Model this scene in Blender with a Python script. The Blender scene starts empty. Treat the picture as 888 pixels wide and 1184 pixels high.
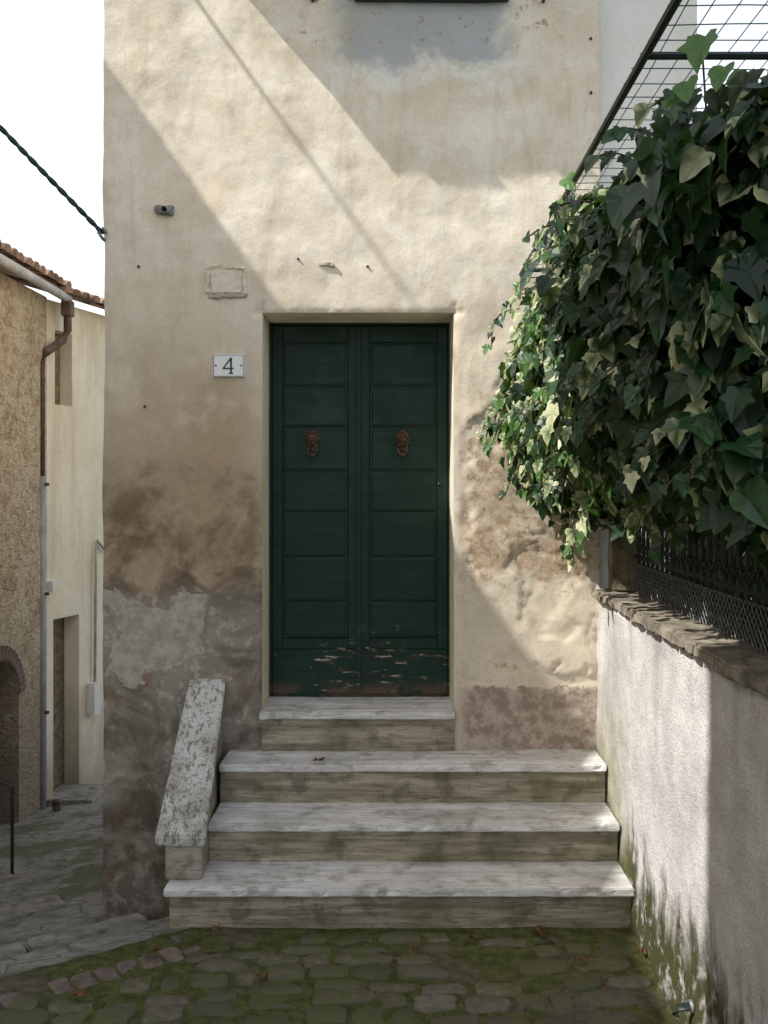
import bpy, bmesh, math, random
import numpy as np
from mathutils import Vector, Matrix, noise as mn
random.seed(7); rng=np.random.default_rng(7)
scn=bpy.context.scene
scn.view_settings.view_transform='Standard'; scn.view_settings.look='None'
scn.view_settings.exposure=0; scn.view_settings.gamma=1
EYE=2.15
def P(px,py,y=0.0):
    s=1150/(5.75+y); return Vector(((px-465)/s,y,(560-py)/s+EYE))
def nz(x,y,z,s=1.0): return mn.noise(Vector((x*s,y*s,z*s)))
def fbm(x,y,z,s=1.0,o=4):
    v=0;a=.5
    for i in range(o):
        v+=a*mn.noise(Vector((x*s+i*7.3,y*s,z*s))); s*=2.1; a*=.5
    return v
# ---------------- material helper
class NB:
    def __init__(s,name,rough=.9,spec=.2):
        s.m=bpy.data.materials.new(name); s.m.use_nodes=True
        s.nt=s.m.node_tree; s.b=s.nt.nodes['Principled BSDF']
        s.b.inputs['Roughness'].default_value=rough
        s.b.inputs['Specular IOR Level'].default_value=spec
        tc=s.nt.nodes.new('ShaderNodeTexCoord'); s.co=tc.outputs['Object']
        sp=s.nt.nodes.new('ShaderNodeSeparateXYZ'); s.nt.links.new(s.co,sp.inputs[0])
        s.x,s.y,s.z=sp.outputs
    def _in(s,sock,v):
        if isinstance(v,bpy.types.NodeSocket): s.nt.links.new(v,sock)
        elif isinstance(v,(tuple,list)) and len(v)==3 and sock.type=='RGBA': sock.default_value=(*v,1)
        else: sock.default_value=v
    def math(s,op,a,b=0.0,c=0.0,clamp=False):
        n=s.nt.nodes.new('ShaderNodeMath'); n.operation=op; n.use_clamp=clamp
        s._in(n.inputs[0],a); s._in(n.inputs[1],b); s._in(n.inputs[2],c); return n.outputs[0]
    def add(s,a,b): return s.math('ADD',a,b)
    def mul(s,a,b): return s.math('MULTIPLY',a,b)
    def vec(s,sc):
        n=s.nt.nodes.new('ShaderNodeMapping'); s.nt.links.new(s.co,n.inputs[0]); n.inputs['Scale'].default_value=sc
        return n.outputs[0]
    def noise(s,scale,detail=3,rough=.6,v=None,dist=0):
        n=s.nt.nodes.new('ShaderNodeTexNoise'); s.nt.links.new(v or s.co,n.inputs['Vector'])
        n.inputs['Scale'].default_value=scale; n.inputs['Detail'].default_value=min(detail,4)
        n.inputs['Roughness'].default_value=rough; n.inputs['Distortion'].default_value=dist
        return n.outputs['Fac']
    def voro(s,scale,feature='F1',out='Distance',v=None,rand=1.0):
        n=s.nt.nodes.new('ShaderNodeTexVoronoi'); n.feature=feature
        s.nt.links.new(v or s.co,n.inputs['Vector']); n.inputs['Scale'].default_value=scale
        n.inputs['Randomness'].default_value=rand
        return n.outputs[out]
    def sm(s,v,a,b,lo=0.0,hi=1.0):
        n=s.nt.nodes.new('ShaderNodeMapRange'); n.interpolation_type='SMOOTHSTEP'
        s._in(n.inputs[0],v); n.inputs[1].default_value=a; n.inputs[2].default_value=b
        n.inputs[3].default_value=lo; n.inputs[4].default_value=hi; return n.outputs[0]
    def mix(s,f,a,b,mode='MIX'):
        n=s.nt.nodes.new('ShaderNodeMix'); n.data_type='RGBA'; n.blend_type=mode
        s._in(n.inputs[0],f); s._in(n.inputs[6],a); s._in(n.inputs[7],b); return n.outputs[2]
    def ramp(s,f,pts):
        n=s.nt.nodes.new('ShaderNodeValToRGB'); s._in(n.inputs[0],f); e=n.color_ramp.elements
        while len(e)<len(pts): e.new(.5)
        for i,(p,c) in enumerate(pts): e[i].position=p; e[i].color=(*c,1)
        return n.outputs[0]
    def col(s,c): s._in(s.b.inputs['Base Color'],c)
    def bump(s,h,st=.5,d=.01):
        n=s.nt.nodes.new('ShaderNodeBump'); n.inputs['Strength'].default_value=st; n.inputs['Distance'].default_value=d
        s.nt.links.new(h,n.inputs['Height'])
        if s.b.inputs['Normal'].links: s.nt.links.new(s.b.inputs['Normal'].links[0].from_socket,n.inputs['Normal'])
        s.nt.links.new(n.outputs[0],s.b.inputs['Normal'])
def simple(name,c,rough=.8,var=.25,scale=8,spec=.2,bump=.2,metal=0):
    m=NB(name,rough,spec); f=m.noise(scale,4,.65)
    m.col(m.mix(m.sm(f,.3,.7),tuple(v*(1-var) for v in c),tuple(min(1,v*(1+var)) for v in c)))
    m.b.inputs['Metallic'].default_value=metal
    if bump: m.bump(m.noise(scale*5,2,.6),bump,.004)
    return m.m
# ---------------- mesh helpers
def empty(name):
    o=bpy.data.objects.new(name,None); scn.collection.objects.link(o); return o
def mesh_obj(name,verts,faces,mat=None,parent=None,smooth=False):
    me=bpy.data.meshes.new(name); me.from_pydata([tuple(v) for v in verts],[],faces); me.update()
    o=bpy.data.objects.new(name,me); scn.collection.objects.link(o)
    if mat: me.materials.append(mat)
    if parent: o.parent=parent
    if smooth: me.polygons.foreach_set('use_smooth',[True]*len(me.polygons))
    return o
def from_bm(name,bm,mat,parent=None,smooth=False):
    bmesh.ops.recalc_face_normals(bm,faces=bm.faces)
    me=bpy.data.meshes.new(name); bm.to_mesh(me); bm.free()
    o=bpy.data.objects.new(name,me); scn.collection.objects.link(o)
    if mat: me.materials.append(mat)
    if parent: o.parent=parent
    if smooth: me.polygons.foreach_set('use_smooth',[True]*len(me.polygons))
    return o
def box(name,x0,x1,y0,y1,z0,z1,mat,parent=None,bevel=0.0):
    bm=bmesh.new(); bmesh.ops.create_cube(bm,size=1)
    for v in bm.verts: v.co=Vector((x0+(x1-x0)*(v.co.x+.5),y0+(y1-y0)*(v.co.y+.5),z0+(z1-z0)*(v.co.z+.5)))
    if bevel: bmesh.ops.bevel(bm,geom=bm.edges[:],offset=bevel,segments=2,affect='EDGES',profile=.5)
    return from_bm(name,bm,mat,parent)
def rough_box(name,x0,x1,y0,y1,z0,z1,mat,parent=None,step=.04,amp=.004,bevel=.004,scale=9,fn=None):
    bm=bmesh.new()
    nx=max(1,int((x1-x0)/step)); ny=max(1,int((y1-y0)/step)); nzz=max(1,int((z1-z0)/step))
    cache={}
    def vt(i,j,k):
        key=(i,j,k)
        if key not in cache: cache[key]=bm.verts.new((x0+(x1-x0)*i/nx,y0+(y1-y0)*j/ny,z0+(z1-z0)*k/nzz))
        return cache[key]
    for i in range(nx):
        for j in range(ny):
            for k in (0,nzz): bm.faces.new([vt(i,j,k),vt(i+1,j,k),vt(i+1,j+1,k),vt(i,j+1,k)])
        for k in range(nzz):
            for j in (0,ny): bm.faces.new([vt(i,j,k),vt(i+1,j,k),vt(i+1,j,k+1),vt(i,j,k+1)])
    for j in range(ny):
        for k in range(nzz):
            for i in (0,nx): bm.faces.new([vt(i,j,k),vt(i,j+1,k),vt(i,j+1,k+1),vt(i,j,k+1)])
    bmesh.ops.recalc_face_normals(bm,faces=bm.faces)
    if bevel:
        bm.normal_update()
        ed=[e for e in bm.edges if len(e.link_faces)==2 and e.calc_face_angle()>.8]
        bmesh.ops.bevel(bm,geom=ed,offset=bevel,segments=2,affect='EDGES')
    for v in bm.verts:
        c=v.co.copy()
        v.co+=Vector((fbm(c.x,c.y,c.z,scale),fbm(c.x+31,c.y,c.z,scale),fbm(c.x,c.y+17,c.z,scale)))*amp*2
        if fn: fn(v)
    return from_bm(name,bm,mat,parent)
def prism(name,poly,z0,z1,mat,parent=None):
    n=len(poly); v=[(x,y,z0) for x,y in poly]+[(x,y,z1) for x,y in poly]
    f=[list(range(n))[::-1],list(range(n,2*n))]+[[i,(i+1)%n,n+(i+1)%n,n+i] for i in range(n)]
    return mesh_obj(name,v,f,mat,parent)
def tube_data(pts,r,seg=6,V=None,F=None):
    V=[] if V is None else V; F=[] if F is None else F
    base=len(V); pts=[Vector(p) for p in pts]
    for i,p in enumerate(pts):
        t=(pts[min(i+1,len(pts)-1)]-pts[max(i-1,0)]).normalized()
        a=Vector((0,0,1)) if abs(t.z)<.9 else Vector((1,0,0))
        u=t.cross(a).normalized(); w=t.cross(u)
        rr=r[i] if isinstance(r,(list,tuple)) else r
        for k in range(seg):
            an=2*math.pi*k/seg; V.append(p+(u*math.cos(an)+w*math.sin(an))*rr)
    for i in range(len(pts)-1):
        for k in range(seg):
            a=base+i*seg+k; b=base+i*seg+(k+1)%seg
            F.append([a,b,b+seg,a+seg])
    F.append([base+k for k in range(seg)][::-1]); F.append([base+(len(pts)-1)*seg+k for k in range(seg)])
    return V,F
def tube(name,pts,r,mat,parent=None,seg=8,smooth=True):
    V,F=tube_data(pts,r,seg); return mesh_obj(name,V,F,mat,parent,smooth)
# ---------------- terrain height
def interp(d,tab):
    if d<=tab[0][0]: return tab[0][1]
    for (a,b),(c,e) in zip(tab,tab[1:]):
        if d<=c: return b+(e-b)*(d-a)/(c-a)
    return tab[-1][1]
def dl(x,y): return -.564*(x+1.14)+.826*(y+.99)
TAB=[(0,0),(.06,-.07),(.55,-.17),(.6,-.23),(1.15,-.42),(2.0,-.60),(2.06,-.68),(3.4,-.88),(3.46,-.96),(6.7,-1.42),(12,-2.2),(30,-2.6),(200,-2.6)]
def hz(x,y): return interp(dl(x,y),TAB)
# ---------------- MATERIALS
def mat_facade():
    m=NB('plaster_facade',.95,.1)
    n1=m.noise(1.1,4,.6); n2=m.noise(3.0,4,.68,dist=.5); n3=m.noise(13,4,.72); n4=m.noise(70,2,.6)
    st=m.noise(1.0,4,.65,v=m.vec((5,5,.9)),dist=.6)
    c=m.mix(m.sm(n2,.3,.72),(.74,.645,.51),(.90,.835,.715))
    c=m.mix(m.mul(m.sm(n3,.5,.72),.45),c,(.68,.565,.42))
    c=m.mix(m.mul(m.sm(n1,.52,.68),.35),c,(.66,.53,.375))
    wx=m.math('ABSOLUTE',m.add(m.x,-.12)); zw=m.add(m.z,m.mul(n2,.55))
    wm=m.mul(m.sm(m.add(wx,m.mul(n2,.4)),.82,.60),m.sm(zw,4.76,4.94))
    c=m.mix(m.mul(wm,.85),c,(.40,.44,.48))
    wm2=m.mul(m.sm(m.add(wx,m.mul(n2,.4)),.92,.68),m.mul(m.sm(zw,4.66,4.80),m.sm(zw,4.94,4.80)))
    c=m.mix(m.mul(wm2,m.sm(n3,.35,.55,0,.85)),c,(.86,.84,.79))
    c=m.mix(m.mul(m.mul(m.sm(m.add(wx,m.mul(n2,.3)),1.05,.75),m.sm(n3,.58,.66)),m.sm(m.z,4.6,4.8)),c,(.42,.25,.18))
    c=m.mix(m.mul(m.sm(st,.48,.70),.42),c,(.54,.43,.31))
    left=m.sm(m.add(m.x,m.mul(n1,.6)),-.1,-.75)
    low=m.sm(m.add(m.z,m.mul(n1,1.6)),4.6,3.0)
    b1=m.mul(m.mul(left,low),m.sm(n2,.28,.55))
    c=m.mix(m.mul(b1,.88),c,(.44,.315,.195))
    rp=m.mul(m.mul(left,low),m.mul(m.sm(n3,.50,.60),m.sm(n1,.42,.55)))
    c=m.mix(m.mul(rp,.55),c,(.62,.52,.39))
    low2=m.mul(m.sm(m.add(m.z,m.mul(n2,1.3)),3.25,2.35),left)
    c=m.mix(m.mul(low2,m.sm(n2,.60,.36)),c,(.20,.135,.08))
    c=m.mix(m.mul(m.mul(low2,m.sm(n3,.42,.66)),.7),c,(.25,.175,.11))
    right=m.sm(m.x,.28,.4)
    lowr=m.mul(m.sm(m.add(m.z,m.mul(n1,.8)),3.4,2.6),right)
    c=m.mix(m.mul(m.mul(lowr,m.sm(n2,.40,.56)),.85),c,(.52,.385,.26))
    c=m.mix(m.mul(m.mul(lowr,m.sm(n3,.50,.60)),.75),c,(.33,.235,.15))
    c=m.mix(m.mul(m.mul(lowr,m.mul(m.sm(n3,.44,.40),m.sm(n2,.45,.52))),.7),c,(.78,.70,.56))
    pat=m.mul(right,m.mul(m.sm(m.add(m.z,m.mul(n2,.4)),1.84,1.76),m.sm(n2,.34,.46)))
    c=m.mix(m.mul(pat,.8),c,(.78,.70,.56))
    basr=m.mul(m.sm(m.add(m.z,m.mul(n3,.12)),1.05,1.03),right)
    c=m.mix(m.mul(basr,.9),c,m.mix(m.sm(n3,.4,.6),(.27,.20,.165),(.48,.40,.34)))
    zz=m.add(m.z,m.mul(n2,.7))
    g=m.mul(m.sm(zz,1.93,1.83),m.sm(m.x,-.5,-.7))
    c=m.mix(g,c,m.mix(m.sm(n2,.35,.62),(.14,.12,.095),(.34,.305,.25)))
    red=m.mul(m.mul(g,m.sm(m.noise(2.3,3,.6),.56,.64)),m.sm(n3,.42,.55))
    c=m.mix(m.mul(red,.75),c,(.27,.135,.08))
    dk=m.mul(m.sm(m.math('ABSOLUTE',m.add(zz,-1.90)),.12,.0),m.sm(m.x,-.5,-.7))
    c=m.mix(m.mul(dk,.5),c,(.15,.115,.08))
    px=m.math('ABSOLUTE',m.add(m.x,1.42)); pz=m.math('ABSOLUTE',m.add(m.z,-1.27))
    pm=m.sm(m.add(m.math('MAXIMUM',m.mul(px,.8),pz),m.mul(n2,.9)),.68,.64)
    c=m.mix(m.mul(pm,.85),c,m.mix(m.sm(n3,.35,.65),(.37,.34,.28),(.56,.52,.44)))
    wb=m.mul(m.mul(m.sm(n3,.52,.60),m.sm(n2,.47,.56)),m.mul(m.sm(m.z,2.0,1.3),m.sm(m.x,-.5,-.7)))
    c=m.mix(m.mul(wb,.5),c,(.58,.54,.48))
    mo=m.mul(m.sm(m.add(m.z,m.mul(n2,.6)),.95,.25),m.sm(n3,.35,.6))
    c=m.mix(m.mul(mo,.75),c,(.085,.075,.05))
    c=m.mix(m.mul(m.sm(n4,.45,.8),.2),c,(.35,.28,.2))
    m.col(c)
    m.bump(m.add(m.mul(n3,1.0),m.mul(n4,.3)),.35,.010)
    return m.m
M_fac=mat_facade()
def mat_trav(name,a,b,dark,moss,zs=22):
    m=NB(name,.7,.3)
    s1=m.noise(1,4,.65,v=m.vec((1.6,14,zs))); s2=m.noise(9,4,.65); s3=m.noise(2.2,3,.6)
    s4=m.noise(1,3,.7,v=m.vec((9,60,90)))
    c=m.mix(m.sm(s1,.33,.66),a,b)
    c=m.mix(m.mul(m.sm(s4,.55,.65),.6),c,dark)
    c=m.mix(m.mul(m.sm(s2,.5,.68),.6),c,dark)
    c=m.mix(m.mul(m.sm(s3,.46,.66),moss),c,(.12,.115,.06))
    m.col(c); m.bump(m.add(s4,m.mul(s2,.6)),.5,.006); return m.m
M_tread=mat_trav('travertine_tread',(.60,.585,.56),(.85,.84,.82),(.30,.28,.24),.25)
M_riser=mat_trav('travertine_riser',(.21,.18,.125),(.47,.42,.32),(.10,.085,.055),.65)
def mat_speck():
    m=NB('weathered_coping',.85,.2)
    a=m.noise(60,3,.7); b=m.noise(1,3,.7,v=m.vec((40,18,18))); d=m.noise(4,4,.65)
    c=m.mix(m.sm(d,.35,.65),(.36,.345,.31),(.66,.65,.61))
    c=m.mix(m.mul(m.sm(a,.52,.66),m.sm(d,.65,.35,.55,.95)),c,(.12,.11,.085)); c=m.mix(m.mul(m.sm(b,.52,.62),.8),c,(.17,.16,.13))
    m.col(c); m.bump(b,.6,-.005); return m.m
M_speck=mat_speck()
def mat_gwall():
    m=NB('garden_wall_stucco',.95,.08)
    n1=m.noise(2.2,4,.65); n2=m.noise(9,4,.7); n3=m.noise(90,2,.6); st=m.noise(1,4,.6,v=m.vec((7,7,.9)))
    c=m.mix(m.sm(n1,.3,.7),(.52,.48,.475),(.74,.71,.70))
    c=m.mix(m.mul(m.sm(n3,.5,.65),.35),c,(.28,.25,.245))
    c=m.mix(m.mul(m.sm(st,.5,.7),m.mul(m.sm(m.z,.6,1.6),.4)),c,(.22,.20,.17))
    g=m.sm(m.add(m.z,m.add(m.mul(n1,.5),m.mul(st,.9))),1.22,.92)
    c=m.mix(m.mul(g,m.sm(n2,.25,.5)),c,m.mix(n2,(.025,.028,.012),(.095,.098,.042)))
    g2=m.mul(m.sm(m.y,-1.0,-.4),m.sm(m.add(m.z,m.mul(n1,.8)),1.6,.8))
    c=m.mix(m.mul(g2,.65),c,m.mix(n2,(.10,.11,.03),(.40,.39,.20)))
    m.col(c); m.bump(m.add(m.mul(n3,.7),n2),.7,.013); return m.m
M_gw=mat_gwall()
def mat_green():
    m=NB('green_door_paint',.48,.28)
    w=m.noise(1,4,.6,v=m.vec((4,4,60))); n=m.noise(7,4,.6); n3=m.noise(1,4,.7,v=m.vec((10,10,50))); n5=m.noise(2.2,3,.6)
    c=m.mix(m.sm(w,.35,.65),(.0055,.028,.018),(.010,.040,.026))
    c=m.mix(m.mul(m.sm(n,.50,.75),.4),c,(.028,.048,.037))
    c=m.mix(m.mul(m.sm(n5,.42,.62),.5),c,(.012,.024,.017))
    low=m.sm(m.add(m.z,m.mul(n,.3)),1.44,1.28)
    pe=m.mul(low,m.mul(m.sm(n3,.565,.59),m.sm(n5,.43,.50)))
    c=m.mix(pe,c,m.mix(m.sm(n3,.61,.65),(.13,.08,.055),(.45,.42,.37)))
    lo2=m.mul(m.sm(m.z,.97,.86),m.sm(n,.42,.56)); c=m.mix(m.mul(lo2,.75),c,(.13,.08,.05))
    m.col(c); m._in(m.b.inputs['Roughness'],m.sm(n,.3,.7,.44,.68)); m.bump(w,.15,.003); return m.m
M_green=mat_green()
M_rust=simple('rusty_iron',(.10,.058,.038),.7,.5,40,.4,.4,.2)
M_iron=simple('dark_green_iron',(.016,.028,.026),.5,.4,20,.4,0)
M_mesh=simple('green_wire',(.03,.09,.07),.5,.3,20,.4,0)
def mat_ground():
    m=NB('mossy_ground',.95,.1)
    n1=m.noise(1.6,4,.65); n2=m.noise(16,4,.7); n3=m.noise(90,2,.6)
    moss=m.mix(m.sm(n2,.3,.7),(.055,.065,.02),(.155,.17,.06))
    dirt=m.mix(m.sm(n2,.3,.7),(.09,.08,.058),(.19,.165,.125))
    c=m.mix(m.sm(n1,.50,.62),moss,dirt)
    m.col(m.mix(m.mul(n3,.4),c,(.06,.06,.03))); m.bump(m.add(n3,n2),.8,.016); return m.m
M_ground=mat_ground()
def mat_cob():
    m=NB('cobble_stone',.85,.2)
    n1=m.noise(1.3,3,.6); n2=m.noise(22,4,.7); n3=m.noise(5,3,.6)
    a=m.nt.nodes.new('ShaderNodeAttribute'); a.attribute_name='rnd'
    c=m.ramp(a.outputs['Fac'],[(0,(.085,.082,.062)),(.35,(.125,.117,.088)),(.7,(.16,.145,.112)),(1,(.21,.185,.145))])
    c=m.mix(m.mul(m.sm(n2,.35,.7),.6),c,(.075,.072,.052))
    mossm=m.sm(m.add(m.mul(n1,1.2),m.mul(n3,.7)),1.08,.84)
    c=m.mix(m.mul(mossm,m.sm(n2,.28,.60,0,.9)),c,m.mix(n2,(.06,.07,.022),(.145,.16,.06)))
    m.col(c); m.bump(n2,.6,.012); return m.m
M_cob=mat_cob()
def mat_paving():
    m=NB('alley_paving',.9,.15)
    n1=m.noise(1.7,4,.6); n2=m.noise(14,4,.7)
    v=m.voro(3.2,'DISTANCE_TO_EDGE',v=m.vec((1,1.6,1)))
    c=m.mix(m.sm(n2,.3,.7),(.22,.215,.19),(.37,.36,.33))
    c=m.mix(m.sm(n1,.46,.60,0,.8),c,(.12,.135,.07)); c=m.mix(m.mul(m.sm(v,.03,.01),.6),c,(.09,.095,.055))
    m.col(c); m.bump(n2,.5,.012); return m.m
M_pav=mat_paving()
def mat_rubble():
    m=NB('rubble_stone',.95,.1)
    dn=m.nt.nodes.new('ShaderNodeTexNoise'); dn.inputs['Scale'].default_value=5; dn.inputs['Detail'].default_value=3
    m.nt.links.new(m.co,dn.inputs['Vector'])
    vm=m.nt.nodes.new('ShaderNodeVectorMath'); vm.operation='MULTIPLY_ADD'; m.nt.links.new(dn.outputs['Color'],vm.inputs[0]); vm.inputs[1].default_value=(.30,.30,.30); m.nt.links.new(m.vec((1,1,2.6)),vm.inputs[2])
    vv=vm.outputs[0]
    n2=m.noise(11,4,.78); n1=m.noise(1.2,4,.6); n5=m.noise(3,4,.75)
    d=m.voro(4.2,'DISTANCE_TO_EDGE',v=vv); cc=m.voro(4.2,'F1','Color',v=vv)
    sp=m.nt.nodes.new('ShaderNodeSeparateColor'); m.nt.links.new(cc,sp.inputs[0])
    c=m.ramp(sp.outputs[0],[(0,(.30,.20,.12)),(.4,(.44,.33,.20)),(.7,(.56,.46,.31)),(1,(.42,.27,.18))])
    c=m.mix(m.sm(n2,.38,.60),c,(.54,.45,.32))
    c=m.mix(m.mul(m.sm(m.add(d,m.mul(n2,.5)),.34,.22),.6),c,(.26,.20,.135))
    c=m.mix(m.mul(m.sm(n5,.45,.52),m.sm(m.add(m.z,n1),5,1.5,.65,.95)),c,m.mix(m.sm(n2,.35,.62),(.42,.34,.23),(.68,.59,.45)))
    c=m.mix(m.mul(m.sm(n2,.57,.66),.7),c,(.19,.13,.08))
    c=m.mix(m.mul(m.sm(m.add(m.z,m.mul(n1,1.5)),1.8,-.3),.8),c,(.22,.18,.135))
    m.col(c); m.bump(m.add(m.mul(m.sm(d,0,.10),.25),m.mul(n2,2)),.9,.03); return m.m
M_rub=mat_rubble()
def mat_cream(name,a,b,stain):
    m=NB(name,.95,.1)
    n1=m.noise(1.3,4,.65); n2=m.noise(9,4,.7); st=m.noise(1,4,.6,v=m.vec((4,4,.6)))
    c=m.mix(m.sm(n1,.3,.7),a,b); c=m.mix(m.mul(m.sm(st,.45,.7),.5),c,stain)
    c=m.mix(m.mul(m.sm(n2,.5,.75),.35),c,stain)
    c=m.mix(m.mul(m.sm(m.add(m.z,m.mul(n1,1.8)),.9,-.7),.75),c,tuple(v*.5 for v in stain))
    m.col(c); m.bump(n2,.5,.015); return m.m
M_cream=mat_cream('cream_plaster',(.80,.735,.57),(.88,.82,.67),(.58,.49,.35))
M_white=mat_cream('pale_plaster',(.82,.80,.76),(.87,.86,.83),(.74,.71,.67))
M_ochre=mat_cream('ochre_plaster',(.60,.50,.36),(.70,.60,.46),(.42,.33,.22))
M_terra=simple('terracotta',(.23,.155,.115),.9,.55,5,.1,.4)
M_brick=simple('old_brick',(.17,.135,.115),.9,.45,9,.1,.5)
M_capm=simple('coping_brick',(.27,.235,.19),.9,.4,9,.1,.5)
M_dark=simple('dark_interior',(.012,.011,.010),.9,.2,5,.1,0)
M_pipe=simple('grey_pipe',(.30,.30,.32),.5,.2,6,.4,0)
M_pipeb=simple('brown_pipe',(.12,.085,.065),.6,.3,8,.3,0)
M_gut=simple('zinc_gutter',(.48,.47,.45),.6,.25,6,.3,0)
M_rope=simple('cable_sheath',(.02,.045,.04),.6,.3,30,.3,0)
M_cer=simple('white_ceramic',(.80,.80,.78),.25,.04,6,.5,0)
M_ink=simple('blue_black_enamel',(.02,.03,.06),.4,.1,6,.4,0)
M_plast=simple('rough_render',(.44,.38,.30),.95,.25,14,.1,.5)
M_kerb=simple('worn_kerb_stone',(.27,.255,.225),.95,.35,9,.1,.6)
M_metal=simple('weathered_metal',(.22,.22,.22),.5,.4,30,.4,0,.4)
M_winp=simple('blue_grey_shutter',(.035,.05,.08),.5,.2,8,.3,0)
M_wood=simple('weathered_wood',(.22,.18,.13),.9,.35,14,.1,.5)
M_stem=simple('ivy_stem',(.10,.075,.05),.9,.3,20,.1,0)
M_dry=simple('dry_leaf',(.17,.085,.04),.8,.4,30,.2,0)
# ---------------- GROUND
def axis(a,b,step,far):
    c=list(np.arange(a,b+1e-6,step)); lo=[];hi=[];d=step;v=a
    while v>-far: d*=1.35; v-=d; lo.append(v)
    d=step; v=b
    while v<far: d*=1.35; v+=d; hi.append(v)
    return lo[::-1]+c+hi
xs=axis(-4.6,1.6,.05,300); ys=axis(-3.2,7,.05,300)
V=[];F=[]
for y in ys:
    for x in xs:
        z=hz(x,y)
        if abs(x)<6 and abs(y)<9: z+=.014*fbm(x,y,0,4,3)-.001
        V.append((x,y,z))
nx=len(xs)
for j in range(len(ys)-1):
    for i in range(nx-1):
        a=j*nx+i; F.append([a,a+1,a+nx+1,a+nx])
ground=mesh_obj('ground',V,F,M_ground,None,True)
ground.data.materials.append(M_pav)
for p in ground.data.polygons:
    c=p.center
    if dl(c.x,c.y)>.04 and c.x<-1.0: p.material_index=1
V=[];F=[];R=[]
def stone(cx,cy,w,h,ang,zoff=0,dome=.010,jit=.013,ex=.5):
    base=len(V); r=random.random(); npt=12
    ca,sa=math.cos(ang),math.sin(ang); pts=[]
    tz=random.uniform(-.009,.003); tx=random.uniform(-.04,.04); ty=random.uniform(-.04,.04)
    for k in range(npt):
        t=2*math.pi*(k+.5)/npt
        sx=math.copysign(abs(math.cos(t))**ex,math.cos(t))*w/2; sy=math.copysign(abs(math.sin(t))**ex,math.sin(t))*h/2
        sx+=random.uniform(-jit,jit); sy+=random.uniform(-jit,jit); pts.append((sx,sy))
    for sc,z in ((1,-.014),(.965,.6*dome),(.88,dome)):
        for sx,sy in pts:
            a,b=sx*sc,sy*sc; x=cx+a*ca-b*sa; y=cy+a*sa+b*ca
            V.append((x,y,hz(cx,cy)+zoff+z+(tz+a*tx+b*ty+.003*nz(x*30,y*30,1) if z>0 else 0))); R.append(r)
    V.append((cx,cy,hz(cx,cy)+zoff+dome*1.08+tz)); R.append(r)
    for q in range(2):
        for k in range(npt):
            a=base+q*npt+k; b=base+q*npt+(k+1)%npt; F.append([a,b,b+npt,a+npt])
    for k in range(npt): F.append([base+2*npt+k,base+2*npt+(k+1)%npt,base+3*npt])
y=-1.02; row=0
while y>-6.5:
    rh=random.uniform(.10,.155); x=-3.6+random.random()*.2
    while x<1.08:
        w=random.uniform(.12,.29); cx=x+w/2; cy=y+.05*math.sin(cx*1.7+row*.2)+.07*nz(cx,y,0,1.2)+.027*cx-.02+random.uniform(-.012,.012)
        if dl(cx,cy)<-.30 and cy<-.99 and cx<1.06:
            if not(random.random()<.07) and not (fbm(cx,cy,4,1.5,2)>.16 and cx>.2): stone(cx,cy,w-random.uniform(.010,.034),rh-random.uniform(.008,.030),random.uniform(-.13,.13)+.03)
        x+=w
    y-=rh; row+=1
cob=mesh_obj('cobblestones',V,F,M_cob,None,True)
at=cob.data.attributes.new('rnd','FLOAT','POINT'); at.data.foreach_set('value',R)
V=[];F=[];R=[]
dirv=Vector((.826,.564)); nrm=Vector((-.564,.826))
for rw in range(2):
    t=-3.2
    while t<.05:
        c=Vector((-1.14,-.99))+dirv*(t+rw*.05)+nrm*(-.075-.155*rw)
        if (c.x<-1.2 or c.y<-1.0) and random.random()>.08: stone(c.x,c.y,.090,.14,math.atan2(.564,.826)+random.uniform(-.10,.10),-.006,.009,.006,.32)
        t+=.1
bk=mesh_obj('brick_edging',V,F,M_brick)
al=empty('alley_steps')
for i,(d,w) in enumerate(((.56,.08),(2.02,.14),(3.42,.16))):
    for k in range(7):
        t0=-4.2+.62*k
        c=Vector((-1.14,-.99))+nrm*d; a=c+dirv*t0
        zt=interp(d-.02,TAB)
        o=rough_box(f'slab_{i}_{k}',0,.60,0,w*1.6,-.12,.004,M_kerb,al,.05,.012,.012)
        o.matrix_world=Matrix.Translation((a.x,a.y,zt))@Matrix.Rotation(math.atan2(.564,.826),4,'Z')
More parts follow.
